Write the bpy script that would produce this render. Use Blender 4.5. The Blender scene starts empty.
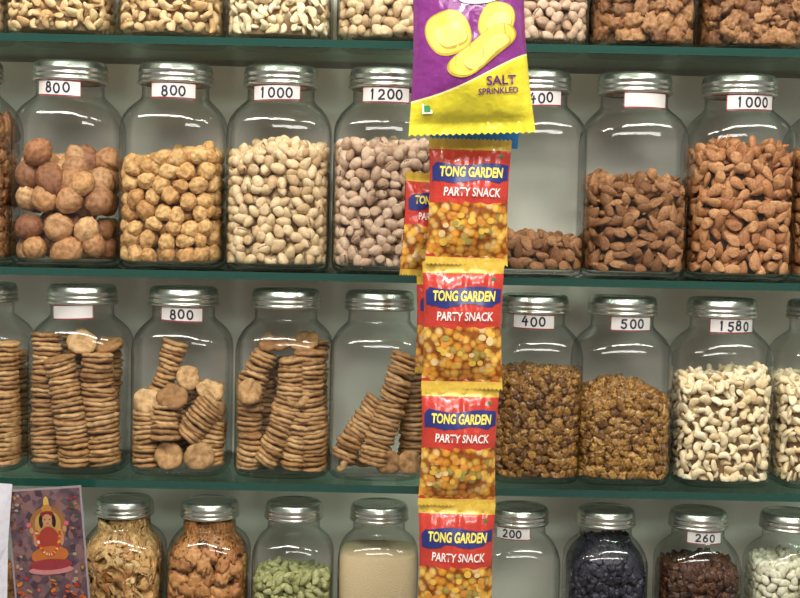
import bpy, bmesh, math, random
import numpy as np
from mathutils import Vector, Matrix, Euler, noise
random.seed(7); rng=np.random.default_rng(7)
EYE=1.4; F=1300.0
sc=bpy.context.scene
try: sc.view_settings.view_transform='Standard'
except Exception: pass
# ---------------- camera
cam=bpy.data.cameras.new('camera'); camo=bpy.data.objects.new('camera',cam); sc.collection.objects.link(camo)
PITCH=math.atan((299-225)/F)
M=(Matrix.Rotation(math.radians(90)-PITCH,4,'X')@Matrix.Rotation(math.radians(1.2),4,'Z'))
camo.matrix_world=Matrix.Translation((0,0,EYE))@M
cam.sensor_width=36; cam.lens=36*F/800; cam.clip_start=0.01
sc.camera=camo
def unp(u,v,Y):
    d=M.to_3x3()@Vector(((u-400)/F,-(v-299)/F,-1)); d*=Y/d.y
    return d.x, d.z+EYE
def lin(c):
    return tuple(((x/255)/12.92 if x/255<=0.04045 else ((x/255+0.055)/1.055)**2.4) for x in c)+(1,)
# ---------------- material helpers
def newmat(n):
    m=bpy.data.materials.new(n); m.use_nodes=True; nt=m.node_tree
    b=nt.nodes['Principled BSDF']; return m,nt,b
def N(nt,t,**k):
    n=nt.nodes.new(t)
    for a,v in k.items(): setattr(n,a,v)
    return n
def ramp(nt,stops,interp='LINEAR'):
    r=N(nt,'ShaderNodeValToRGB'); cr=r.color_ramp; cr.interpolation=interp
    while len(cr.elements)<len(stops): cr.elements.new(0.5)
    for e,(p,c) in zip(cr.elements,stops): e.position=p; e.color=c
    return r
def plain(n,c,rough=.5,metal=0,bump=0,bscale=200,coat=0):
    m,nt,b=newmat(n); b.inputs['Base Color'].default_value=lin(c); b.inputs['Roughness'].default_value=rough; b.inputs['Metallic'].default_value=metal
    b.inputs['Coat Weight'].default_value=coat
    tc=N(nt,'ShaderNodeTexCoord'); no=N(nt,'ShaderNodeTexNoise'); no.inputs['Scale'].default_value=bscale
    nt.links.new(tc.outputs['Object'],no.inputs['Vector'])
    mx=N(nt,'ShaderNodeMixRGB',blend_type='MULTIPLY'); mx.inputs[0].default_value=.25; mx.inputs[1].default_value=lin(c)
    nt.links.new(no.outputs['Fac'],mx.inputs[2]); nt.links.new(mx.outputs[0],b.inputs['Base Color'])
    if bump:
        bp=N(nt,'ShaderNodeBump'); bp.inputs['Strength'].default_value=bump; bp.inputs['Distance'].default_value=.002
        nt.links.new(no.outputs['Fac'],bp.inputs['Height']); nt.links.new(bp.outputs[0],b.inputs['Normal'])
    return m
def nutmat(n,cols,rough=.5,scale=350,bump=.5,dark=.55,lo=.3,hi=.62,coat=0,bd=.001):
    m,nt,b=newmat(n)
    g=N(nt,'ShaderNodeNewGeometry'); k=len(cols)
    r=ramp(nt,[(i/max(1,k-1),lin(c)) for i,c in enumerate(cols)])
    nt.links.new(g.outputs['Random Per Island'],r.inputs[0])
    tc=N(nt,'ShaderNodeTexCoord'); no=N(nt,'ShaderNodeTexNoise'); no.inputs['Scale'].default_value=scale; no.inputs['Detail'].default_value=3
    nt.links.new(tc.outputs['Object'],no.inputs['Vector'])
    r2=ramp(nt,[(lo,(dark,dark*.91,dark*.80,1)),(hi,(1.0,1.0,1.0,1))]); nt.links.new(no.outputs['Fac'],r2.inputs[0])
    mx=N(nt,'ShaderNodeMixRGB',blend_type='MULTIPLY'); mx.inputs[0].default_value=1
    nt.links.new(r.outputs[0],mx.inputs[1]); nt.links.new(r2.outputs[0],mx.inputs[2]); nt.links.new(mx.outputs[0],b.inputs['Base Color'])
    b.inputs['Roughness'].default_value=rough; b.inputs['Coat Weight'].default_value=coat; b.inputs['Specular IOR Level'].default_value=.35
    bp=N(nt,'ShaderNodeBump'); bp.inputs['Strength'].default_value=bump; bp.inputs['Distance'].default_value=bd
    nt.links.new(no.outputs['Fac'],bp.inputs['Height']); nt.links.new(bp.outputs[0],b.inputs['Normal'])
    return m
def glassmat(n,c0,c1,gl=.9,base=.045,pw=3.2,rough=.03,wob=.15):
    m=bpy.data.materials.new(n); m.use_nodes=True; nt=m.node_tree; nt.nodes.clear()
    out=N(nt,'ShaderNodeOutputMaterial'); mix=N(nt,'ShaderNodeMixShader'); tr=N(nt,'ShaderNodeBsdfTransparent'); g=N(nt,'ShaderNodeBsdfGlossy')
    g.inputs['Roughness'].default_value=rough; g.inputs['Color'].default_value=(1,1,1,1)
    lw=N(nt,'ShaderNodeLayerWeight'); lw.inputs['Blend'].default_value=.5
    tc=N(nt,'ShaderNodeTexCoord'); no=N(nt,'ShaderNodeTexNoise'); no.inputs['Scale'].default_value=28
    nt.links.new(tc.outputs['Object'],no.inputs['Vector'])
    bp=N(nt,'ShaderNodeBump'); bp.inputs['Strength'].default_value=wob; bp.inputs['Distance'].default_value=.01
    nt.links.new(no.outputs['Fac'],bp.inputs['Height']); nt.links.new(bp.outputs[0],g.inputs['Normal'])
    p=N(nt,'ShaderNodeMath',operation='POWER'); p.inputs[1].default_value=pw; nt.links.new(lw.outputs['Facing'],p.inputs[0])
    ml=N(nt,'ShaderNodeMath',operation='MULTIPLY_ADD'); ml.inputs[1].default_value=gl; ml.inputs[2].default_value=base; ml.use_clamp=True
    nt.links.new(p.outputs[0],ml.inputs[0]); nt.links.new(ml.outputs[0],mix.inputs[0])
    r=ramp(nt,[(0,c0),(.55,c0),(.82,tuple((a+b_)/2 for a,b_ in zip(c0,c1))),(1,c1)]); nt.links.new(lw.outputs['Facing'],r.inputs[0]); nt.links.new(r.outputs[0],tr.inputs[0])
    nt.links.new(tr.outputs[0],mix.inputs[1]); nt.links.new(g.outputs[0],mix.inputs[2]); nt.links.new(mix.outputs[0],out.inputs[0])
    return m
GLASS=glassmat('jar_glass',(.965,.98,.975,1),(.14,.18,.17,1),gl=.5,base=.034,wob=.10,rough=.07)
SHELF=glassmat('shelf_glass',(.82,.94,.90,1),(.38,.62,.55,1),gl=.6,pw=6,wob=.0)
EDGE=plain('shelf_edge_glass',(24,68,58),.12,0,0,8,coat=.8)
LID=plain('lid_metal',(214,210,202),.27,.93,.15,90)
WHITE=plain('label_paper',(240,232,230),.6,0,0,60)
RED=plain('label_red',(170,50,60),.6)
INK=plain('ink',(28,26,48),.5)
# ---------------- object helpers
def empty(n,loc):
    e=bpy.data.objects.new(n,None); e.empty_display_size=.02; e.location=loc; sc.collection.objects.link(e); return e
def obj(n,me,mats,parent=None,loc=(0,0,0),rot=(0,0,0)):
    o=bpy.data.objects.new(n,me)
    for m in (mats if isinstance(mats,(list,tuple)) else [mats]): me.materials.append(m)
    o.location=loc; o.rotation_euler=rot; sc.collection.objects.link(o)
    if parent: o.parent=parent
    return o
def npmesh(n,V,T,mi=None,smooth=True):
    me=bpy.data.meshes.new(n); V=np.asarray(V,dtype=np.float32); T=np.asarray(T,dtype=np.int32)
    me.vertices.add(len(V)); me.vertices.foreach_set('co',V.ravel())
    me.loops.add(T.size); me.loops.foreach_set('vertex_index',T.ravel())
    me.polygons.add(len(T)); me.polygons.foreach_set('loop_start',np.arange(len(T),dtype=np.int32)*T.shape[1])
    if mi is not None: me.polygons.foreach_set('material_index',np.asarray(mi,dtype=np.int32))
    me.polygons.foreach_set('use_smooth',np.full(len(T),smooth,dtype=bool))
    me.update(calc_edges=True); me.validate(); return me
def pymesh(n,V,Fc,smooth=True,mi=None):
    me=bpy.data.meshes.new(n); me.from_pydata([tuple(v) for v in V],[],Fc)
    for i,p in enumerate(me.polygons):
        p.use_smooth=smooth
        if mi: p.material_index=mi[i]
    me.update(); return me
def box(n,x0,x1,y0,y1,z0,z1,mat,parent=None):
    V=[(x,y,z) for x in(x0,x1) for y in(y0,y1) for z in(z0,z1)]
    Fc=[(0,1,3,2),(4,6,7,5),(0,4,5,1),(2,3,7,6),(0,2,6,4),(1,5,7,3)]
    me=pymesh(n,V,Fc,False); return obj(n,me,mat,parent)
def sup(th,a,n):
    c,s=math.cos(th),math.sin(th); r=a/((abs(c)**n+abs(s)**n)**(1/n)); return r*c,r*s
def lathe(n,prof,seg=64,caps=(False,False),smooth=True):
    V=[];Fc=[]
    for z,a,e in prof:
        for i in range(seg):
            x,y=sup(2*math.pi*i/seg,a,e); V.append((x,y,z))
    for k in range(len(prof)-1):
        for i in range(seg):
            j=(i+1)%seg; Fc.append((k*seg+i,k*seg+j,(k+1)*seg+j,(k+1)*seg+i))
    if caps[0]: Fc.append(tuple(reversed(range(seg))))
    if caps[1]: Fc.append(tuple(range((len(prof)-1)*seg,len(prof)*seg)))
    return pymesh(n,V,Fc,smooth)
# ---------------- jar parts (unit jar : half width .058, height .230)
NB=4.2
JP=[(0.0015,.044,3.5),(0,.050,4),(.0015,.0540,NB),(.005,.0565,NB),(.012,.0580,NB),(.08,.0580,NB),(.146,.0582,NB),(.155,.0580,NB),(.163,.0569,4.0),(.170,.0548,3.5),(.177,.0512,3.0),(.183,.0462,2.5),(.188,.0410,2.2),(.191,.0387,2),(.1925,.0378,2),(.196,.0376,2),(.204,.0376,2),(.205,.0392,2),(.208,.0392,2),(.209,.0376,2),(.226,.0370,2)]
JM=lathe('glass_body',JP,72,(True,False)); JM.materials.append(GLASS)
JB=lathe('glass_base',[(.004,.047,NB),(.0075,.0535,NB),(.011,.0555,NB)],72,(True,False)); JB.materials.append(GLASS)
LP=[(.2062,.0385,2),(.2062,.0418,2),(.2075,.0428,2),(.2095,.0428,2),(.2105,.0417,2),(.2122,.0413,2),(.2135,.0422,2),(.2150,.0422,2),(.2162,.0412,2),(.2180,.0412,2),(.2192,.0420,2),(.2215,.0420,2),(.2228,.0412,2),(.2262,.0405,2),(.2285,.0385,2),(.2295,.0365,2),(.2290,.0345,2),(.2275,.0330,2),(.2280,.020,2)]
LM=lathe('screw_lid',LP,64,(False,True)); LM.materials.append(LID)
def arc(cx,cy,rx,ry,a0,a1,n=12): return [(cx+rx*math.cos(math.radians(a0+(a1-a0)*i/n)),cy+ry*math.sin(math.radians(a0+(a1-a0)*i/n))) for i in range(n+1)]
DG={'0':[arc(.5,.6,.42,.55,95,460,16)],'1':[[(.35,.95),(.55,1.2),(.5,0)]],
 '2':[arc(.5,.85,.38,.33,160,-40,9)+[(.1,.05),(.95,.08)]],'4':[[(.55,1.2),(.08,.45),(.95,.5)],[(.72,.85),(.66,-.02)]],
 '5':[[(.9,1.15),(.25,1.12),(.2,.7)]+arc(.45,.38,.4,.36,110,-150,10)],'6':[[(.8,1.15),(.3,.8)]+arc(.5,.33,.38,.32,160,-200,12)],
 '8':[arc(.5,.88,.3,.28,90,450,12),arc(.5,.3,.38,.32,90,450,12)]}
def label(par,text,R,zc,w,h,ang=0,dirty=False,tilt=0):
    def patch(w,h,off):
        V=[];Fc=[];n=14
        for i in range(n+1):
            x=-w/2+w*i/n
            for z in(-h/2,h/2):
                a=(x)/R+ang; V.append(((R+off)*math.sin(a),-(R+off)*math.cos(a),zc+z+tilt*x))
        for i in range(n): Fc.append((2*i,2*i+2,2*i+3,2*i+1))
        return V,Fc
    V,Fc=patch(w,h,.0004); obj('label_border',pymesh('label_border',V,Fc),RED,par)
    V,Fc=patch(w*.96,h*.84,.0008); obj('label',pymesh('label',V,Fc),WHITE,par)
    if text:
        V=[];Fc=[]; dh=h*.60; dw=dh*.68; gap=dw*1.34; x0=-gap*(len(text)-1)/2-dw/2; sw=h*.055
        for ci,ch in enumerate(text):
            jx=random.uniform(-.08,.08)*dw; jz=random.uniform(-.09,.09)*dh
            for st in DG[ch]:
                P=[(x0+ci*gap+jx+p[0]*dw, jz-dh*.5+p[1]/1.2*dh) for p in st]
                for (ax,az),(bx,bz) in zip(P[:-1],P[1:]):
                    L=math.hypot(bx-ax,bz-az) or 1e-6; nx,nz=-(bz-az)/L*sw,(bx-ax)/L*sw; ex,ez=(bx-ax)/L*sw*.6,(bz-az)/L*sw*.6
                    b=len(V)
                    for (x,z) in ((ax-ex-nx,az-ez-nz),(bx+ex-nx,bz+ez-nz),(bx+ex+nx,bz+ez+nz),(ax-ex+nx,az-ez+nz)):
                        a=x/R+ang; V.append(((R+.0012)*math.sin(a),-(R+.0012)*math.cos(a),zc+z+tilt*x))
                    Fc.append((b,b+1,b+2,b+3))
        obj('label_number',pymesh('label_number',V,Fc,False),INK,par)
# ---------------- nut templates
def ico(sub):
    bm=bmesh.new(); bmesh.ops.create_icosphere(bm,subdivisions=sub,radius=1); V=np.array([v.co[:] for v in bm.verts]); T=np.array([[v.index for v in f.verts] for f in bm.faces]); bm.free(); return V,T
def ndisp(V,amp,freq,seed,ridge=False):
    out=V.copy()
    for i,v in enumerate(V):
        p=Vector(v)*freq+Vector((seed*7.3,seed*3.1,seed)); nn=noise.noise(p)
        if ridge: nn=-abs(nn)*1.6+.4
        out[i]=v*(1+amp*nn)
    return out
I2=ico(2); I3=ico(3); I4=ico(4)
TPL={}
def tpl(kind):
    if kind in TPL: return TPL[kind]
    r=[]
    if kind=='almond':
        for s in range(2):
            V,T=I3[0].copy(),I3[1]; x=V[:,0]; k=1-.36*x-.14*x*x; k/=1.02
            V[:,1]*=k; V[:,2]*=k; V=V*np.array([.0110,.0064,.0038]); r.append((V,T,None))
    elif kind=='pistachio':
        V,T=I3[0].copy(),I3[1]; c=V[T].mean(1)
        mi=((np.abs(c[:,2])<.13)&(c[:,0]>-.1)&(c[:,1]>0)).astype(int)
        slit=(np.abs(V[:,2])<.12)&(V[:,0]>-.1)&(V[:,1]>0); V[slit]*=.82
        V[:,1]*=1-.2*V[:,0]; V=V*np.array([.0085,.0058,.0053]); r.append((V,T,mi))
    elif kind=='cashew':
        for s in range(3):
            V,T=I3[0].copy(),I3[1]; V=V*np.array([1,.40,.27+.03*s]); V[:,1]*=1+.3*V[:,0]
            a=V[:,0]*(1.30+.15*s); R=.62; rr=R+V[:,1]; V=np.stack([rr*np.sin(a),rr*np.cos(a)-R*.7,V[:,2]],1)*(.0116-.0012*s); r.append((V,T,None))
        for s in range(2):
            V,T=I3[0].copy(),I3[1]; V=V*np.array([.0084-.001*s,.0050,.0024]); V[:,1]+=32*V[:,0]**2; r.append((V,T,None))
    elif kind=='walnut':
        for s in range(4):
            V,T=I4[0].copy(),I4[1]; V=ndisp(V,.07,2.2,s+1,True); V=ndisp(V,.045,5,s+4,True)
            seam=np.exp(-(I4[0][:,2]/.06)**2); V*= (1+.07*seam)[:,None]; V[:,0]*=1+.08*np.abs(V[:,0])
            V=V*np.array([.0162,.0144,.0150]); r.append((V,T,None))
    elif kind=='apricot':
        for s in range(5):
            V,T=I4[0].copy(),I4[1]; V=ndisp(V,.20,1.3,s+1); V=ndisp(V,.12,3.0,s+5,True); V=ndisp(V,.06,8,s+5,True); V[:,1]*=1-.15*V[:,0]; V=V*np.array([.0112,.0094,.0086]); r.append((V,T,None))
    elif kind=='kernel':
        for s in range(4):
            V,T=I3[0].copy(),I3[1]; V=ndisp(V,.5,2.2,s+1,True); V=ndisp(V,.5,4.5,s+9,True); V=V*np.array([.0130,.0105,.0070]); r.append((V,T,None))
    elif kind=='raisin':
        for s in range(5):
            V,T=I3[0].copy(),I3[1]; V=ndisp(V,.5,1.6,s+2); V=ndisp(V,.5,3.2,s+2,True); V=V*np.array([.0068,.0050,.0038]); r.append((V,T,None))
    elif kind=='cardamom':
        V,T=I2[0].copy(),I2[1]; th=np.arctan2(V[:,2],V[:,1]); k=(1-.3*V[:,0]**2)*(1+.12*np.cos(3*th)); V[:,1]*=k;V[:,2]*=k; V=V*np.array([.0085,.0042,.0042]); r.append((V,T,None))
    elif kind=='seed':
        V,T=I2[0].copy(),I2[1]; V=V*np.array([.0072,.0048,.0038]); r.append((V,T,None))
    elif kind=='flake':
        for s in range(3):
            V,T=I3[0].copy(),I3[1]; V=ndisp(V,.6,2.0,s+12,True); V=V*np.array([.015,.009,.003]); V[:,2]+=.005*np.sin(V[:,0]*220+s); r.append((V,T,None))
    TPL[kind]=r; return r
SP={'almond':.0143,'pistachio':.0128,'cashew':.0132,'walnut':.0300,'apricot':.0186,'kernel':.0180,'raisin':.0092,'cardamom':.0110,'seed':.0104,'flake':.0145}
NH={'almond':.0042,'pistachio':.0056,'cashew':.0042,'walnut':.0150,'apricot':.0090,'kernel':.0075,'raisin':.0042,'cardamom':.0045,'seed':.0040,'flake':.0045}
FLAT={'almond','cashew','raisin','pistachio','kernel','cardamom','seed'}
NRM=lambda x,y,n:(np.abs(x)**n+np.abs(y)**n)**(1/n)
def q2m(q):
    q=q/np.linalg.norm(q,axis=1)[:,None]; w,x,y,z=q.T; n=len(q)
    return np.stack([1-2*(y*y+z*z),2*(x*y-z*w),2*(x*z+y*w),2*(x*y+z*w),1-2*(x*x+z*z),2*(y*z-x*w),2*(x*z-y*w),2*(y*z+x*w),1-2*(x*x+y*y)],1).reshape(n,3,3)
def rotm(n): return q2m(rng.normal(size=(n,4)))
def smallrot(n,sd): return q2m(np.concatenate([np.ones((n,1)),rng.normal(size=(n,3))*sd*.5],1))
def contents(par,kind,h0,s,mats,tilt=0,mound=.006,core=None,size=1.0,name=None):
    a=.0558*s; base=.008; sp=SP[kind]*size; n=NB; nh=NH[kind]*size
    lo=rng.uniform(-1,1,6); J=.27 if kind in FLAT else .18
    def H(x,y): return h0+tilt*x/a+mound*(1-2*(x*x+y*y)/(a*a)*.5)-mound*.5+sp*.35*(np.sin(x*70+lo[0]*6)*np.cos(y*60+lo[1]*6))
    th=np.linspace(0,2*np.pi,2000); c,si=np.cos(th),np.sin(th); R=1/NRM(c,si,n); px,py=R*c,R*si
    L=np.concatenate([[0],np.cumsum(np.hypot(np.diff(px),np.diff(py)))])
    P=[];RR=[]
    for k in range(2):
        aa=a-nh*(1.0+1.4*k)-(sp*.10 if k else 0); tot=L[-1]*aa; cnt=max(6,int(tot/sp)); step=sp*.84; row=0; z=base+sp*.42
        while z<h0+abs(tilt)+mound:
            u=((np.arange(cnt)+.5*((row+k)%2)+rng.uniform(-J,J,cnt)+rng.uniform(-.2,.2))/cnt%1)*L[-1]
            x=np.interp(u,L,px)*aa; y=np.interp(u,L,py)*aa; zz=z+rng.uniform(-J,J,cnt)*sp
            ok=(zz<H(x,y)-sp*.15)&(y<a*.55)
            x,y,zz=x[ok],y[ok],zz[ok]; m=len(x)
            if m:
                P.append(np.stack([x,y,zz],1))
                if kind in FLAT:
                    gx=np.sign(x)*np.abs(x/a)**(n-1); gy=np.sign(y)*np.abs(y/a)**(n-1); g=np.hypot(gx,gy)+1e-9; gx/=g; gy/=g
                    ph=rng.uniform(0,2*np.pi,m); cp,sp_=np.cos(ph),np.sin(ph); fl=rng.choice([-1,1],m)
                    c0=np.stack([-gy*cp,gx*cp,sp_],1); c2=np.stack([gx,gy,0*gx],1)*fl[:,None]; c1=np.cross(c2,c0)
                    B=np.stack([c0,c1,c2],2); RR.append(np.einsum('mij,mjk->mik',B,smallrot(m,.55 if k==0 else 1.2)))
                else: RR.append(rotm(m))
            z+=step; row+=1
    for k in range(2):
        g=np.arange(-a+sp*.45,a-sp*.35,sp*.9); X,Y=np.meshgrid(g,g); X=X.ravel()+rng.uniform(-.3,.3,X.size)*sp; Y=Y.ravel()+rng.uniform(-.3,.3,Y.size)*sp
        ok=NRM(X,Y,n)<a-sp*.4; X,Y=X[ok],Y[ok]; P.append(np.stack([X,Y,np.maximum(H(X,Y)-sp*(.30+.6*k)+rng.uniform(-.15,.2,X.size)*sp,base+sp*.3)],1))
        RR.append(smallrot(len(X),1.3) if kind in FLAT else rotm(len(X)))
        zr2=rng.uniform(0,6.28,len(X)); cz,sz=np.cos(zr2),np.sin(zr2); Z=np.zeros((len(X),3,3)); Z[:,0,0]=cz;Z[:,0,1]=-sz;Z[:,1,0]=sz;Z[:,1,1]=cz;Z[:,2,2]=1
        RR[-1]=np.einsum('mij,mjk->mik',Z,RR[-1])
    P=np.concatenate(P); RR=np.concatenate(RR); Ts=tpl(kind); ch=rng.integers(0,len(Ts),len(P)); VV=[];TT=[];MM=[];off=0
    for i,(V,T,mi) in enumerate(Ts):
        q=ch==i; p=P[q]; m=len(p)
        if not m: continue
        sc_=rng.uniform(.86,1.12,(m,1,1))*size
        W=np.einsum('mij,vj->mvi',RR[q],V)*sc_+p[:,None,:]
        TT.append((T[None]+(np.arange(m)*len(V))[:,None,None]+off).reshape(-1,3)); off+=m*len(V); VV.append(W.reshape(-1,3))
        MM.append(np.tile(mi if mi is not None else np.zeros(len(T),int),m))
    V=np.concatenate(VV); r=NRM(V[:,0],V[:,1],n)/a; o=r>1; V[o,0]/=r[o]; V[o,1]/=r[o]; V[:,2]=np.maximum(V[:,2],base)
    zs=.150*s; hi=V[:,2]>zs; lim=np.interp(V[:,2]/s,[.150,.160,.168,.175,.181,.19,.23],[.0558,.0545,.052,.0485,.044,.036,.035])*s
    r=NRM(V[:,0],V[:,1],3)/lim; o=hi&(r>1); V[o,0]/=r[o]; V[o,1]/=r[o]
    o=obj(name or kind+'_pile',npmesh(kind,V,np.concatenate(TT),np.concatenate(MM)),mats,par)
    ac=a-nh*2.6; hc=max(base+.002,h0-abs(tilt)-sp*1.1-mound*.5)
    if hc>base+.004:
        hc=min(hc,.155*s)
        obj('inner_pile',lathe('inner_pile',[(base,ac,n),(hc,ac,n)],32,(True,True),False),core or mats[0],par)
    return o
# nut materials
M_alm=nutmat('almond_skin',[(156,100,60),(180,122,78),(202,150,104),(164,108,66)],.55,420,.6,.6)
M_alm2=nutmat('almond_skin_dark',[(124,82,48),(154,104,66),(178,130,88),(138,92,56)],.55,420,.6,.6)
M_pis=nutmat('pistachio_shell',[(212,186,146),(230,206,168),(192,160,120)],.5,260,.3,.78)
M_pis2=nutmat('pistachio_shell_pink',[(204,174,150),(220,192,168),(182,148,122)],.5,260,.3,.75)
M_ker=nutmat('pistachio_kernel',[(90,72,40),(100,58,42)],.7)
M_cas=nutmat('cashew',[(222,188,138),(236,208,162),(208,168,116)],.45,200,.3,.8)
M_cas2=nutmat('cashew_pale',[(238,220,182),(246,234,204),(226,200,156)],.5,200,.3,.85)
M_wal=nutmat('walnut_shell',[(204,156,104),(164,110,74),(220,178,128),(140,90,62),(194,144,96)],.62,190,.7,.60,.34,.58,bd=.0012)
M_apr=nutmat('dried_apricot',[(206,158,100),(222,182,124),(184,134,80)],.62,220,.8,.60,.34,.58)
M_krn=nutmat('walnut_kernel',[(156,106,66),(184,136,92),(122,78,48)],.55,260,1,.5)
M_rai=nutmat('raisin',[(152,104,46),(186,138,70),(108,68,30),(166,118,54)],.32,420,.9,.42,.35,.6,coat=.3)
M_rai2=nutmat('raisin_golden',[(176,128,60),(142,98,42),(200,152,84),(114,74,34)],.32,420,.9,.42,.35,.6,coat=.3)
M_blk=nutmat('black_raisin',[(36,34,48),(56,54,70),(24,22,32)],.35,500,.6,.5)
M_drk=nutmat('dark_raisin',[(74,44,30),(100,64,42),(54,32,22)],.35,500,.6,.5)
M_crd=nutmat('cardamom',[(164,166,108),(186,186,134),(136,142,86)],.6,500,.5,.6)
M_sed=nutmat('white_seed',[(220,216,196),(206,206,176),(232,228,212)],.5,300,.3,.75)
M_flk=nutmat('mace_flake',[(206,160,100),(224,188,132),(176,120,66)],.6,200,.6,.6)
M_gin=nutmat('dried_date',[(178,116,66),(206,150,94),(148,88,46)],.5,200,.8,.55)
M_fig=nutmat('dried_fig',[(178,134,86),(206,168,120),(148,106,64),(190,148,100),(164,120,74)],.65,150,.7,.58,.32,.60,bd=.0010)
M_pow=plain('poppy_powder',(216,192,152),.8,0,1.0,900)
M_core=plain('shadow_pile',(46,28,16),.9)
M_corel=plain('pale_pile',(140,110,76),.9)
# ---------------- fig stacks
def figs(par,s,stacks,singles):
    seg=26; prof=[(0,-.05),(.15,-.10),(.45,-.42),(.78,-.5),(.95,-.28),(1,0),(.95,.28),(.78,.5),(.45,.42),(.15,.10),(0,.05)]
    TV=[];TT=[]
    for r,z in prof:
        for i in range(seg):
            a=2*math.pi*i/seg; TV.append((r*math.cos(a),r*math.sin(a),z))
    for k in range(len(prof)-1):
        for i in range(seg):
            j=(i+1)%seg; A,B,C,D=k*seg+i,k*seg+j,(k+1)*seg+j,(k+1)*seg+i; TT+= [(A,B,C),(A,C,D)]
    TV=np.array(TV);TT=np.array(TT); VV=[];FF=[];off=0
    an=np.arctan2(TV[:,1],TV[:,0]); rad=np.hypot(TV[:,0],TV[:,1])
    def disc(p,ax,r,th,wv=1.0):
        nonlocal off
        q=Vector((0,0,1)).rotation_difference(Vector(ax).normalized()); e=Euler((random.gauss(0,.06),random.gauss(0,.06),0)).to_quaternion()
        Rm=np.array((q@e).to_matrix()); 
        a1,a2,a3,a4=[random.uniform(0,6.28) for _ in range(4)]
        w=1+.04*np.sin(2*an+a1)+.022*np.sin(5*an+a2)+.016*np.sin(11*an+a3)
        V=TV*np.array([r,r,th])*np.stack([w,w,np.ones_like(w)],1)
        V[:,2]+=rad*th*wv*(.10*np.sin(2*an+a4)+.07*np.sin(5*an+a2)+.06*np.sin(9*an+a1))
        V=V@Rm.T+np.array(p); VV.append(V); FF.append(TT+off); off+=len(V)
    for (p0,p1,r,bend) in stacks:
        p0,p1=Vector(p0),Vector(p1); L=(p1-p0).length; pit=.0051; n=max(2,int(L/pit)); d=(p1-p0)/L; sd=d.cross(Vector((0,1,0)))
        w1,w2=random.uniform(0,6),random.uniform(0,6)
        for i in range(n):
            f=(i+.5)/n; b=bend*math.sin(math.pi*f)+.0012*math.sin(f*7+w1); p=p0.lerp(p1,f)+sd*b; ax=d+sd*(bend*math.pi*math.cos(math.pi*f)/L)
            disc((p.x+random.gauss(0,.0006),p.y+random.gauss(0,.0006),p.z),ax,r*random.uniform(.92,1.03)*(1+.04*math.sin(f*6+w2)),pit*random.uniform(1.0,1.22))
    for (p,ax,r) in singles: disc(p,ax,r,.008,2.0)
    V=np.concatenate(VV); a=.0558*s; r=NRM(V[:,0],V[:,1],NB)/a; o=r>1; V[o,0]/=r[o]; V[o,1]/=r[o]; V[:,2]=np.maximum(V[:,2],.008)
    obj('fig_stacks',npmesh('figs',V,np.concatenate(FF)),M_fig,par)
# ---------------- shelves geometry
YS=1.410; YC=1.482; YW=1.60
z1=unp(400,41,YS)[1]; z2=unp(400,275,YS)[1]; z3=unp(400,486,YS)[1]; TH=.0085
zr={1:z1,2:z2,3:z3}
lt={2:unp(400,69.5,YC)[1],3:unp(400,291,YC)[1],4:unp(400,503,YC)[1]}
S={1:1.0,2:1.0,3:.94,4:.795}
HH={1:.23,2:lt[2]-z2,3:lt[3]-z3,4:.23*.82}
zr[4]=lt[4]-HH[4]
XL,XR=-1.05,1.05
def shelf(zt,ys=YS):
    V=[(x,y,z) for x in(XL,XR) for y in(ys,YW) for z in(zt-TH,zt)]
    me=pymesh('glass_shelf',V,[(0,1,3,2),(4,6,7,5),(0,4,5,1),(2,3,7,6),(0,2,6,4),(1,5,7,3)],False,[1,1,1,1,0,0])
    return obj('glass_shelf',me,[SHELF,EDGE])
for k in (1,2,3): shelf(zr[k])
shelf(zr[4],1.34)
shelf(z1+.25)
# ---------------- room
WALL,nt,b=newmat('painted_wall'); 
tc=N(nt,'ShaderNodeTexCoord'); no=N(nt,'ShaderNodeTexNoise'); no.inputs['Scale'].default_value=3; nt.links.new(tc.outputs['Object'],no.inputs[0])
r=ramp(nt,[(.3,lin((234,224,212))),(.7,lin((244,236,224)))]); nt.links.new(no.outputs['Fac'],r.inputs[0]); nt.links.new(r.outputs[0],b.inputs['Base Color']); b.inputs['Roughness'].default_value=.35
box('wall_back',-2,2,YW,YW+.1,0,2.7,WALL)
box('floor',-2,2,-2.5,YW+.1,-.05,0,plain('floor_tile',(150,140,128),.4,0,0,4))
box('ceiling',-2,2,-2.5,YW+.1,2.7,2.75,plain('ceiling_paint',(225,222,215),.8,0,0,4))
# ---------------- jars
def zf(v,row,u=400,Y=None):
    return unp(u,v,YC-.055*S[row])[1]-zr[row]
def jar(name,row,u,vc,lab=None,labu=0,yo=0,lsz=.052):
    s=S[row]; x,_=unp(u+1,vc,YC); e=empty(name,(x,YC+yo,zr[row]+.0003))
    zs=HH[row]/.23
    for me,n in((JM,'glass_body'),(JB,'glass_base'),(LM,'screw_lid')):
        o=bpy.data.objects.new(n,me); o.scale=(s,s,zs); sc.collection.objects.link(o); o.parent=e
        if n=='screw_lid': o.rotation_euler=(0,0,random.uniform(0,6))
    if lab is not None:
        label(e,lab,.0395*s,.1975*zs,lsz*s,.0180*s,ang=labu,tilt=random.uniform(-.05,.05))
    return e,s
def fill(j,kind,h,mats,**k):
    contents(j[0],kind,h,j[1],mats,**k)
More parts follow.
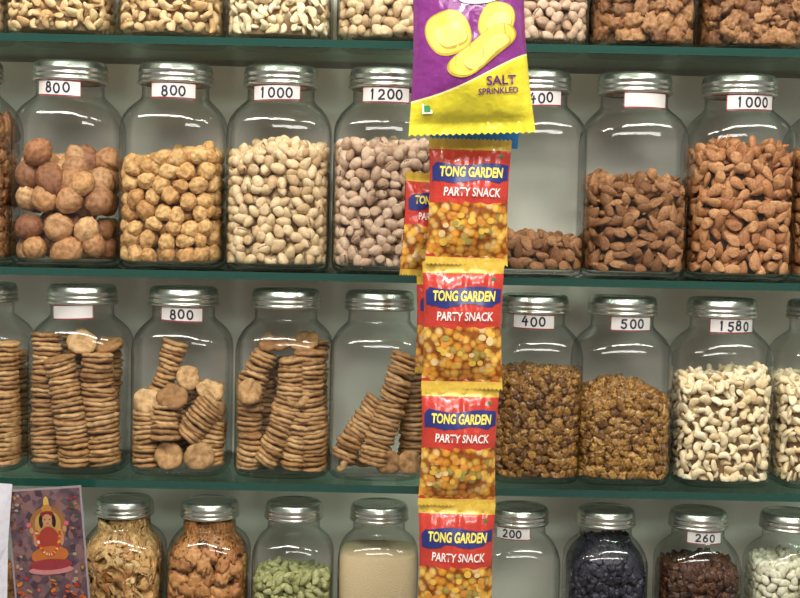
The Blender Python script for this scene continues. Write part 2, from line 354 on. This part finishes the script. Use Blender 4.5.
# row 1
v=20
for u,kd,nm,mt,co in ((-42,'pistachio','pistachio_jar',[M_pis,M_ker],M_corel),(64,'cashew','cashew_jar',[M_cas],M_corel),(174,'cashew','cashew_jar',[M_cas],M_corel),(280,'cashew','cashew_jar',[M_cas2],M_corel),(388,'pistachio','pistachio_jar',[M_pis,M_ker],M_corel),(534,'pistachio','pistachio_jar',[M_pis2,M_ker],M_corel),(638,'kernel','walnut_kernel_jar',[M_krn],M_core),(746,'kernel','walnut_kernel_jar',[M_krn],M_core),(852,'kernel','walnut_kernel_jar',[M_krn],M_core)):
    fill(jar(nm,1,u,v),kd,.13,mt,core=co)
# row 2
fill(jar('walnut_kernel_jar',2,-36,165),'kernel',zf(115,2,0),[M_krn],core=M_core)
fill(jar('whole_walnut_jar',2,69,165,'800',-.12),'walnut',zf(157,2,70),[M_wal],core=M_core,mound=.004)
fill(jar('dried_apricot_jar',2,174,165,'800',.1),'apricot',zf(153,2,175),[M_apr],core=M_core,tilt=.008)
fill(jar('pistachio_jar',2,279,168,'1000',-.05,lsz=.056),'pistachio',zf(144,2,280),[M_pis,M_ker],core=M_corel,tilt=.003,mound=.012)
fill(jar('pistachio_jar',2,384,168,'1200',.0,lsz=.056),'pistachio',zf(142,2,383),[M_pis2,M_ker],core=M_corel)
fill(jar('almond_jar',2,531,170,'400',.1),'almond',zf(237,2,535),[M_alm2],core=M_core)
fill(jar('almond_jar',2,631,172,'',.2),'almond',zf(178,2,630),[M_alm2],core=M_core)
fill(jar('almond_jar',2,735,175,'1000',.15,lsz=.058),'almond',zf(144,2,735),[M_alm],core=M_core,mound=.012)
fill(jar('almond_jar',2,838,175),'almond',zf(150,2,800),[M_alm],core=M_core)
# row 3
ja=jar('dried_fig_jar',3,-19,380); s=ja[1]
figs(ja[0],s,[((-.03,-.02,.008),(-.03,-.02,.13),.018,0),((.01,-.03,.008),(.01,-.03,.12),.018,.003),((.037,-.03,.008),(.035,-.03,.145),.018,0),((.035,.02,.008),(.03,.02,.13),.018,0)],[])
ja=jar('dried_fig_jar',3,81,380,'',-.1)
figs(ja[0],s,[((.001,-.033,.008),(-.018,-.034,.130),.0195,-.004),((.036,-.031,.008),(.026,-.031,.135),.0195,.003),((-.034,-.018,.008),(-.037,-.012,.155),.018,.002),((-.02,.022,.008),(-.01,.022,.15),.018,0),((.02,.022,.008),(.024,.02,.14),.018,0)],
 [((.006,-.026,.146),(.25,-1,.55),.0165),((.0,.0,.145),(.1,-.4,1),.018),((.033,-.01,.142),(-.2,-.5,1),.0165)])
ja=jar('dried_fig_jar',3,182,382,'800',.1)
figs(ja[0],s,[((-.036,-.028,.008),(-.038,-.03,.072),.0175,0),((-.024,-.01,.09),(-.006,-.008,.148),.0145,.0),((.008,-.032,.042),(.044,-.030,.085),.0180,.0),((.02,.005,.008),(.026,.01,.100),.0185,.0),((-.012,-.005,.008),(-.008,0,.085),.018,.0),((.040,-.025,.008),(.043,-.02,.060),.0155,.004),((-.03,.03,.008),(-.01,.03,.09),.018,0),((-.014,-.038,.040),(-.012,-.034,.078),.0165,0)],
 [((-.034,-.034,.082),(.3,-1,.5),.0165),((-.006,-.036,.088),(-.2,-.8,.8),.018),((-.008,-.042,.022),(0,-1,.2),.0165),((.026,-.042,.022),(.2,-1,.2),.017),((.010,-.025,.108),(.5,-.8,.4),.0145),((.034,-.02,.094),(.4,-.7,.8),.016)])
ja=jar('dried_fig_jar',3,284,384)
figs(ja[0],s,[((-.040,-.015,.05),(-.022,-.012,.138),.0165,.006),((-.022,-.036,.015),(.010,-.034,.135),.0165,-.012),((.038,-.028,.008),(.030,-.028,.142),.0180,.002),((.010,-.03,.008),(.022,-.032,.075),.016,.0),((.01,.01,.008),(.005,.01,.13),.018,.0),((-.03,.02,.008),(-.025,.02,.12),.018,.0),((.035,.025,.008),(.03,.02,.15),.018,.0),((-.038,-.03,.008),(-.034,-.034,.048),.016,0)],
 [((-.037,-.036,.095),(.3,-1,.5),.0155),((.018,-.042,.094),(.2,-1,.45),.0150),((.002,-.040,.078),(-.3,-1,.1),.0135),((-.012,-.01,.148),(.0,-.5,1),.018),((.02,-.0,.150),(-.3,-.6,1),.018)])
ja=jar('dried_fig_jar',3,377,384)
figs(ja[0],s,[((-.037,-.030,.020),(.002,-.022,.088),.0155,.003),((-.002,-.036,.016),(.034,-.030,.140),.0170,.003),((.038,.0,.008),(.042,.0,.12),.016,0)],
 [((.014,-.044,.020),(-.1,-1,.1),.0145),((.039,-.044,.020),(.1,-1,.1),.0150),((-.036,-.030,.016),(-1,-.1,.5),.0150),((-.02,.0,.012),(0,.1,1),.017)])
fill(jar('raisin_jar',3,531,386,'400',-.1),'raisin',zf(376,3,535),[M_rai],core=M_core,tilt=.003)
fill(jar('raisin_jar',3,619,388,'500',.15),'raisin',zf(393,3,618),[M_rai2],core=M_core,mound=.018)
fill(jar('cashew_jar',3,718,390,'1580',.15,lsz=.058),'cashew',zf(377,3,718),[M_cas2],core=M_corel,tilt=.006,size=.95)
fill(jar('cashew_jar',3,818,392),'cashew',zf(381,3,800),[M_cas2],core=M_corel,size=.95)
# row 4
fill(jar('date_jar',4,36,570),'flake',.10,[M_gin],core=M_core)
fill(jar('mace_jar',4,123,570),'flake',zf(532,4,122),[M_flk],core=M_core)
fill(jar('dried_date_jar',4,208,572),'kernel',zf(530,4,208),[M_gin],core=M_core)
fill(jar('cardamom_jar',4,292,573),'cardamom',zf(579,4,293),[M_crd],core=M_core)
jp=jar('poppy_seed_jar',4,377,575); hp=zf(560,4,375)
obj('poppy_seed_fill',lathe('poppy',[(.008,.0556*S[4],NB),(hp,.0556*S[4],NB),(hp+.002,.040,NB),(hp+.004,.015,3)],64,(True,True)),M_pow,jp[0])
fill(jar('almond_jar',4,517,577,'200',-.35),'almond',.03,[M_alm2],core=M_core)
fill(jar('black_raisin_jar',4,603,579),'raisin',zf(548,4,600),[M_blk],core=M_core)
fill(jar('dark_raisin_jar',4,695,581,'260',.05),'raisin',zf(570,4,693),[M_drk],core=M_core)
fill(jar('melon_seed_jar',4,786,583),'seed',zf(566,4,783),[M_sed],core=M_corel)
# ---------------- packets
def surf(x,z,w,h,b):
    ax=min(1,abs(x)/(w/2)); sz=(h/2)*.86; az=min(1,abs(z)/sz)
    d=b*max(0,1-ax**2.4)**.7*max(0,1-az**2.6)**.75
    cr=.0020*noise.noise(Vector((x*60,z*45,w*50+b*900)))+.0018*noise.noise(Vector((x*170,z*22,5+h*30)))*(.5+1.3*az**3)
    return d+cr*(.5+min(1,d/b))
def pouch(name,w,h,b,loc,mat,rot=(0,0,0),taper=0):
    nx,nz=40,56; V=[];Fc=[]
    e=empty(name,loc); e.rotation_euler=rot
    def hw(z): return w/2*(1-.055*math.cos(min(1,abs(z)/(h/2)*1.0)*math.pi/2))*(1-taper*z/h)
    for side in(0,1):
        for j in range(nz+1):
            z=-h/2+h*j/nz
            for i in range(nx+1):
                t=-1+2*i/nx; x=t*hw(z); d=surf(t*w/2,z,w,h,b)
                zz=z
                if j in(0,nz): zz+= .0010*(1 if i%2 else -1)
                V.append((x,-d if side==0 else d*.6+.0004,zz))
    S0=(nx+1)*(nz+1)
    for side in(0,1):
        for j in range(nz):
            for i in range(nx):
                a=side*S0+j*(nx+1)+i; q=(a,a+1,a+nx+2,a+nx+1); Fc.append(q if side==0 else q[::-1])
    me=pymesh('pouch',V,Fc); obj('pouch_film',me,mat,e)
    def mp(x,z,off=.0007):
        t=x/(w/2); return (t*hw(z),-surf(x,z,w,h,b)-off,z)
    return e,mp
def ppatch(par,mp,name,poly,mat,off=.0006,n=18):
    V=[];Fc=[];m=5
    for i in range(n+1):
        x,a,b=poly(i/n)
        for k in range(m+1): V.append(mp(x,a+(b-a)*k/m,off))
    for i in range(n):
        for k in range(m):
            q=i*(m+1)+k; Fc.append((q,q+m+1,q+m+2,q+1))
    obj(name,pymesh(name,V,Fc),mat,par)
def ell(cx,cz,rx,rz,rot=0,sad=0):
    def f(u):
        t=-1+2*u; t=math.sin(t*math.pi/2); x=cx+rx*t; hh=rz*math.sqrt(max(0,1-t*t)); c=cz+rot*rx*t+sad*math.sin(t*3.0)
        return (x,c-hh,c+hh)
    return f
def text(par,mp,name,s,size,cx,cz,mat,off=.0012,bold=.02,width=None,slope=0,shear=0):
    cu=bpy.data.curves.new('t','FONT'); cu.body=s; cu.size=size; cu.align_x='CENTER'; cu.align_y='CENTER'; cu.offset=bold*size; cu.shear=shear; cu.resolution_u=3
    o=bpy.data.objects.new('t',cu); sc.collection.objects.link(o); bpy.context.view_layer.update()
    me=bpy.data.meshes.new_from_object(o.evaluated_get(bpy.context.evaluated_depsgraph_get())); bpy.data.objects.remove(o)
    me.materials.clear(); me.name=name
    xs=[v.co.x for v in me.vertices]; k=width/(max(xs)-min(xs)) if width else 1
    for v in me.vertices:
        x=v.co.x*k+cx; z=v.co.y+cz+slope*v.co.x; v.co=mp(x,z,off)
    obj(name,me,mat,par)
def film(m,nt,b):
    b.inputs['Roughness'].default_value=.28; b.inputs['Coat Weight'].default_value=.4
    tc=N(nt,'ShaderNodeTexCoord'); no=N(nt,'ShaderNodeTexNoise'); no.inputs['Scale'].default_value=45; no.inputs['Detail'].default_value=3
    nt.links.new(tc.outputs['Object'],no.inputs['Vector']); bp=N(nt,'ShaderNodeBump'); bp.inputs['Strength'].default_value=.7; bp.inputs['Distance'].default_value=.005
    nt.links.new(no.outputs['Fac'],bp.inputs['Height']); nt.links.new(bp.outputs[0],b.inputs['Normal']); return tc
SN,nt,b=newmat('snack_film'); tc=film(SN,nt,b)
sep=N(nt,'ShaderNodeSeparateXYZ'); nt.links.new(tc.outputs['Generated'],sep.inputs[0])
nz_=N(nt,'ShaderNodeTexNoise'); nz_.inputs['Scale'].default_value=70; nt.links.new(tc.outputs['Object'],nz_.inputs['Vector'])
ad=N(nt,'ShaderNodeMath',operation='MULTIPLY_ADD'); ad.inputs[1].default_value=.12; nt.links.new(nz_.outputs['Fac'],ad.inputs[0]); nt.links.new(sep.outputs['Z'],ad.inputs[2])
isred=N(nt,'ShaderNodeMath',operation='GREATER_THAN'); isred.inputs[1].default_value=.55; nt.links.new(ad.outputs[0],isred.inputs[0])
isred2=N(nt,'ShaderNodeMath',operation='LESS_THAN'); isred2.inputs[1].default_value=.135; nt.links.new(ad.outputs[0],isred2.inputs[0])
orr=N(nt,'ShaderNodeMath',operation='MAXIMUM'); nt.links.new(isred.outputs[0],orr.inputs[0]); nt.links.new(isred2.outputs[0],orr.inputs[1])
vo=N(nt,'ShaderNodeTexVoronoi'); vo.inputs['Scale'].default_value=135; nt.links.new(tc.outputs['Object'],vo.inputs['Vector'])
sc3=N(nt,'ShaderNodeSeparateColor'); nt.links.new(vo.outputs['Color'],sc3.inputs[0])
pal=ramp(nt,[(0,lin((224,164,64))),(.3,lin((234,196,104))),(.5,lin((210,144,64))),(.65,lin((226,194,140))),(.8,lin((166,152,84))),(.86,lin((230,184,84)))],'CONSTANT'); nt.links.new(sc3.outputs[0],pal.inputs[0])
dr=ramp(nt,[(0,(1.0,1.0,1.0,1)),(.45,(.82,.70,.5,1)),(.72,(.32,.15,.05,1))]); nt.links.new(vo.outputs['Distance'],dr.inputs[0])
mu=N(nt,'ShaderNodeMixRGB',blend_type='MULTIPLY'); mu.inputs[0].default_value=1; nt.links.new(pal.outputs[0],mu.inputs[1]); nt.links.new(dr.outputs[0],mu.inputs[2])
mx=N(nt,'ShaderNodeMixRGB'); nt.links.new(orr.outputs[0],mx.inputs[0]); nt.links.new(mu.outputs[0],mx.inputs[1]); mx.inputs[2].default_value=lin((186,56,44))
zr_=ramp(nt,[(0,(1,1,1,1)),(.065,(0,0,0,1)),(.905,(1,1,1,1))],'CONSTANT'); nt.links.new(sep.outputs['Z'],zr_.inputs[0])
mx2=N(nt,'ShaderNodeMixRGB'); nt.links.new(zr_.outputs[0],mx2.inputs[0]); nt.links.new(mx.outputs[0],mx2.inputs[1]); mx2.inputs[2].default_value=lin((208,174,68)); nt.links.new(mx2.outputs[0],b.inputs['Base Color'])
BLUE=plain('banner_blue',(44,52,120),.3); YEL=plain('print_yellow',(242,224,96),.4); PW=plain('print_white',(244,236,232),.4); PG=plain('print_green',(40,140,70),.4)
PN1=plain('print_pea',(232,188,80),.35,0,0,300);PN2=plain('print_peanut',(220,150,66),.35,0,0,300);PN3=plain('print_green_pea',(166,156,80),.35,0,0,300);PN4=plain('print_nut_pale',(236,206,150),.35,0,0,300)
def snack(uc,vt,vb,wpx,Y=1.30,rot=(0,0,0),name='snack_packet'):
    x,zt=unp(uc,vt,Y); _,zb=unp(uc,vb,Y); w=wpx*Y/F; h=zt-zb
    e,mp=pouch(name,w,h,.013,(x,Y,(zt+zb)/2),SN,rot)
    top=h/2
    z0=top-h*.335; z1_=top-h*.200; jb_=random.uniform(0,6)
    ppatch(e,mp,'blue_banner',lambda u:(w*(-.47+.95*u),z0+.0016*math.sin(u*11+jb_)-.002*(u<.3)+(.003 if u>.93 else 0),z1_+.0016*math.sin(u*8+1+jb_)+(-.005 if u<.05 else 0)),BLUE)
    text(e,mp,'brand_text','TONG GARDEN',h*.108,.001,(z0+z1_)/2,YEL,width=w*.79,bold=.035,shear=.12)
    text(e,mp,'flavour_text','PARTY SNACK',h*.095,.002,top-h*.425,PW,width=w*.72,bold=.02,shear=.12)
    for i in range(20):
        rx=random.uniform(.0024,.0042); cx=random.uniform(-.38,.38)*w; cz=random.uniform(-.34,-.05)*h
        ppatch(e,mp,'printed_nut',ell(cx,cz,rx,rx*random.uniform(.7,1.1)),random.choice([PN1,PN2,PN3,PN4,PN1,PN2]),.0004+.00003*i,8)
    p=mp(w*.38,h*.37,.0012); box('veg_mark',p[0]-.0016,p[0]+.0016,p[1],p[1]+.0006,p[2]-.0016,p[2]+.0016,PG,e)
    return e
snack(470,139,265,83,rot=(0,.01,.04))
snack(464,262,389,82,rot=(0,-.01,-.05))
snack(460,386,506,79,rot=(0,.01,.04))
snack(457,503,625,78,rot=(0,0,-.03))
snack(431,174,276,62,Y=1.345,rot=(0,.04,.5))
snack(442,276,372,56,Y=1.345,rot=(0,.0,.45))
xb,zb=unp(474,140,1.315)
CARD=plain('card_blue',(40,120,190),.4)
me=pymesh('c',[(-.044,0,-.008),(.044,0,-.008),(.046,0,.02),(-.044,0,.018),(-.044,.001,-.008),(.044,.001,-.008),(.046,.001,.02),(-.044,.001,.018)],[(0,1,2,3),(7,6,5,4),(0,4,5,1),(1,5,6,2),(2,6,7,3),(3,7,4,0)],False)
obj('packet_header_card',me,CARD,None,(xb,1.315,zb))
# chips bag
CH,nt,b=newmat('chips_film'); tc=film(CH,nt,b)
sep=N(nt,'ShaderNodeSeparateXYZ'); nt.links.new(tc.outputs['Generated'],sep.inputs[0])
m1=N(nt,'ShaderNodeMath',operation='MULTIPLY_ADD'); m1.inputs[1].default_value=-.25; nt.links.new(sep.outputs['X'],m1.inputs[0]); nt.links.new(sep.outputs['Z'],m1.inputs[2])
sn=N(nt,'ShaderNodeMath',operation='SINE'); k_=N(nt,'ShaderNodeMath',operation='MULTIPLY'); k_.inputs[1].default_value=5; nt.links.new(sep.outputs['X'],k_.inputs[0]); nt.links.new(k_.outputs[0],sn.inputs[0])
m2=N(nt,'ShaderNodeMath',operation='MULTIPLY_ADD'); m2.inputs[1].default_value=.02; nt.links.new(sn.outputs[0],m2.inputs[0]); nt.links.new(m1.outputs[0],m2.inputs[2])
cr=ramp(nt,[(0,lin((226,212,56))),(.175,lin((248,240,160))),(.185,lin((128,48,126)))],'CONSTANT'); nt.links.new(m2.outputs[0],cr.inputs[0]); nt.links.new(cr.outputs[0],b.inputs['Base Color'])
Yb=1.27
xc,zt=unp(473,-45,Yb); _,zb=unp(471,134,Yb); wB=119*Yb/F; hB=zt-zb
e,mp=pouch('chips_bag',wB,hB,.024,(xc-.001,Yb,(zt+zb)/2),CH,(0,math.radians(-3.0),.08),taper=.14)
CHIP0=plain('print_chip_rim',(206,168,54),.45,0,0,120);CHIP=plain('print_chip',(240,220,92),.45,0,0,120); CHIP2=plain('print_chip_light',(246,232,128),.45,0,0,120); PUR=plain('print_purple',(110,40,120),.4)
def zz(v): return (134-v)/179*hB-hB/2
def xx(u): return (u-471)*Yb/F
def chip(u,v,rx,rz,rot,sad,o):
    ppatch(e,mp,'printed_chip_rim',ell(xx(u),zz(v),rx*1.06,rz*1.09,rot,sad),CHIP0,o)
    ppatch(e,mp,'printed_chip',ell(xx(u),zz(v)+.0004,rx,rz,rot,sad),CHIP,o+.0002)
    ppatch(e,mp,'printed_chip_fold',ell(xx(u)+.15*rx,zz(v)-.15*rz,rx*.72,rz*.62,rot,sad),CHIP0,o+.0004)
    ppatch(e,mp,'printed_chip_highlight',ell(xx(u)+.12*rx,zz(v)-.08*rz,rx*.70,rz*.58,rot,sad),CHIP2,o+.0006)
chip(446,35,.022,.020,-.15,.002,.0006)
chip(497,24,.019,.017,.3,-.002,.0006)
chip(481,53,.034,.0145,.42,.004,.0014)
LOGO=plain('print_silver',(190,190,196),.3)
ppatch(e,mp,'logo',ell(xx(482),zz(-4),.026,.011,.1),LOGO,.0014)
text(e,mp,'flavour_text','SALT',.0120,xx(499),zz(83),PUR,slope=.05,width=.030)
text(e,mp,'flavour_text','SPRINKLED',.0080,xx(496),zz(93),PUR,slope=.05,width=.040)
p=mp(xx(427),zz(108),.001); box('veg_mark_white',p[0]-.005,p[0]+.005,p[1],p[1]+.001,p[2]-.005,p[2]+.005,PW,e); box('veg_mark_green',p[0]-.003,p[0]+.003,p[1]-.0006,p[1],p[2]-.003,p[2]+.003,PG,e)
STR=plain('string',(200,200,195),.6)
box('hanging_string',xc-.0008,xc+.0008,Yb+.004,Yb+.0056,zt-.004,2.7,STR)
# ---------------- picture card bottom-left
Yp=1.378; xa,za=unp(48,490,Yp); hp_=za-zr[4]; wp=76*Yp/F
pe=empty('deity_picture_card',(xa+.014,Yp,zr[4]+.003)); pe.rotation_euler=(0,math.radians(-5),0)
PB,nt,b=newmat('print_backdrop'); tc=N(nt,'ShaderNodeTexCoord'); vo=N(nt,'ShaderNodeTexVoronoi'); vo.inputs['Scale'].default_value=150; no=N(nt,'ShaderNodeTexNoise'); no.inputs['Scale'].default_value=45
nt.links.new(tc.outputs['Object'],vo.inputs[0]); nt.links.new(tc.outputs['Object'],no.inputs[0]); mxa=N(nt,'ShaderNodeMixRGB'); mxa.inputs[0].default_value=.6
s3=N(nt,'ShaderNodeSeparateColor'); nt.links.new(vo.outputs['Color'],s3.inputs[0]); nt.links.new(s3.outputs[0],mxa.inputs[1]); nt.links.new(no.outputs['Fac'],mxa.inputs[2])
r=ramp(nt,[(.2,lin((46,36,44))),(.45,lin((88,68,76))),(.6,lin((116,88,88))),(.75,lin((124,80,60)))]); nt.links.new(mxa.outputs[0],r.inputs[0]); nt.links.new(r.outputs[0],b.inputs['Base Color']); b.inputs['Roughness'].default_value=.12
box('card_border',-wp/2,wp/2,0,.0015,0,hp_,plain('card_white',(150,140,146),.3),pe)
box('card_print',-wp/2+.002,wp/2-.002,-.0006,0,.002,hp_-.002,PB,pe)
fl=lambda x,z,off:(x,-.0006-off,z)
PC={}
def blob(cx,cz,rx,rz,c,o,n='print_shape',rot=0):
    if c not in PC: PC[c]=plain('print_colour',c,.3,0,0,220)
    ppatch(pe,fl,n,ell(cx*wp,hp_-cz,rx,rz,rot),PC[c],o,12)
blob(.02,.042,.020,.022,(140,96,52),.0002); blob(.02,.040,.014,.016,(176,136,76),.0003)
blob(.02,.017,.003,.008,(196,160,80),.0006); blob(.02,.023,.0055,.005,(176,120,50),.0007); blob(.02,.028,.0075,.003,(120,40,40),.0008)
blob(.02,.035,.0052,.0068,(180,130,96),.0009)
for sx in(-1,1): blob(.02+sx*.033,.034,.0009,.0006,(30,20,20),.0011); blob(.02+sx*.085,.036,.0022,.007,(34,22,24),.0007)
blob(.02,.0382,.0014,.0005,(150,50,46),.0011)
blob(.02,.056,.011,.014,(150,56,44),.0006); blob(.02,.073,.020,.010,(176,100,46),.0007,rot=.05); blob(.02,.083,.023,.006,(140,50,56),.0008); blob(.02,.089,.024,.005,(186,120,120),.0007)
for sx in(-1,1):
    blob(.02+sx*.17,.054,.0026,.009,(176,126,92),.0007); blob(.02+sx*.22,.045,.0022,.0035,(180,130,96),.0008); blob(.02+sx*.25,.039,.0025,.0025,(200,90,110),.0009)
random.seed(3)
for i in range(46):
    a=i/45*math.pi; rr=.27+.02*random.random(); blob(.02+rr*math.cos(a)*.55,.046+.026*math.sin(a),.0014,.0014,random.choice([(190,50,36),(204,150,50),(206,190,170),(180,70,30)]),.0011+.00001*i,'garland_flower')
for i in range(90):
    blob(random.uniform(-.44,.44),random.uniform(.096,.175),random.uniform(.0012,.0032),random.uniform(.001,.0024),random.choice([(170,40,34),(190,110,40),(160,130,110),(60,80,50),(150,50,60),(90,40,30),(190,80,30)]),.0009+.00001*i,'flower_print',random.uniform(-.5,.5))
for i in range(40):
    sx=random.choice([-1,1]); blob(sx*random.uniform(.33,.44),random.uniform(.006,.095),random.uniform(.001,.0026),random.uniform(.001,.0022),random.choice([(150,46,40),(170,110,50),(150,136,126),(60,76,54),(80,44,60)]),.0009+.00001*i,'flower_print')
xs,zs_=unp(2,482,1.37)
me=pymesh('s',[(-.05,0,0),(.004,.004,0),(.006,.002,.13),(.011,0,.195),(-.05,0,.198),(-.02,-.006,.1)],[(0,1,2,5),(5,2,3,4),(0,5,4)],False)
obj('paper_sheet',me,plain('paper_white',(214,212,222),.5),None,(xs,1.37,zs_-.197))
# ---------------- lights
def area(n,loc,sx,sy,p,col,tgt):
    l=bpy.data.lights.new(n,'AREA'); l.shape='RECTANGLE'; l.size=sx; l.size_y=sy; l.energy=p; l.color=col
    o=bpy.data.objects.new(n,l); o.location=loc; o.rotation_euler=(Vector(tgt)-Vector(loc)).to_track_quat('-Z','Y').to_euler(); sc.collection.objects.link(o)
area('tube_light',(-.6,.3,2.62),1.2,.14,28,(1,.955,.875),(0,1.5,1.3))
area('tube_light',(.7,.5,2.62),1.2,.14,22,(1,.955,.875),(0,1.5,1.3))
area('front_fill_light',(.3,-1.2,2.6),1.5,.35,36,(1,.97,.91),(0,1.5,1.2))  # added fill behind the camera for rows shadowed by the jars above
w=bpy.data.worlds.new('world'); sc.world=w; w.use_nodes=True; w.node_tree.nodes['Background'].inputs[0].default_value=(1,.965,.92,1); w.node_tree.nodes['Background'].inputs[1].default_value=.31
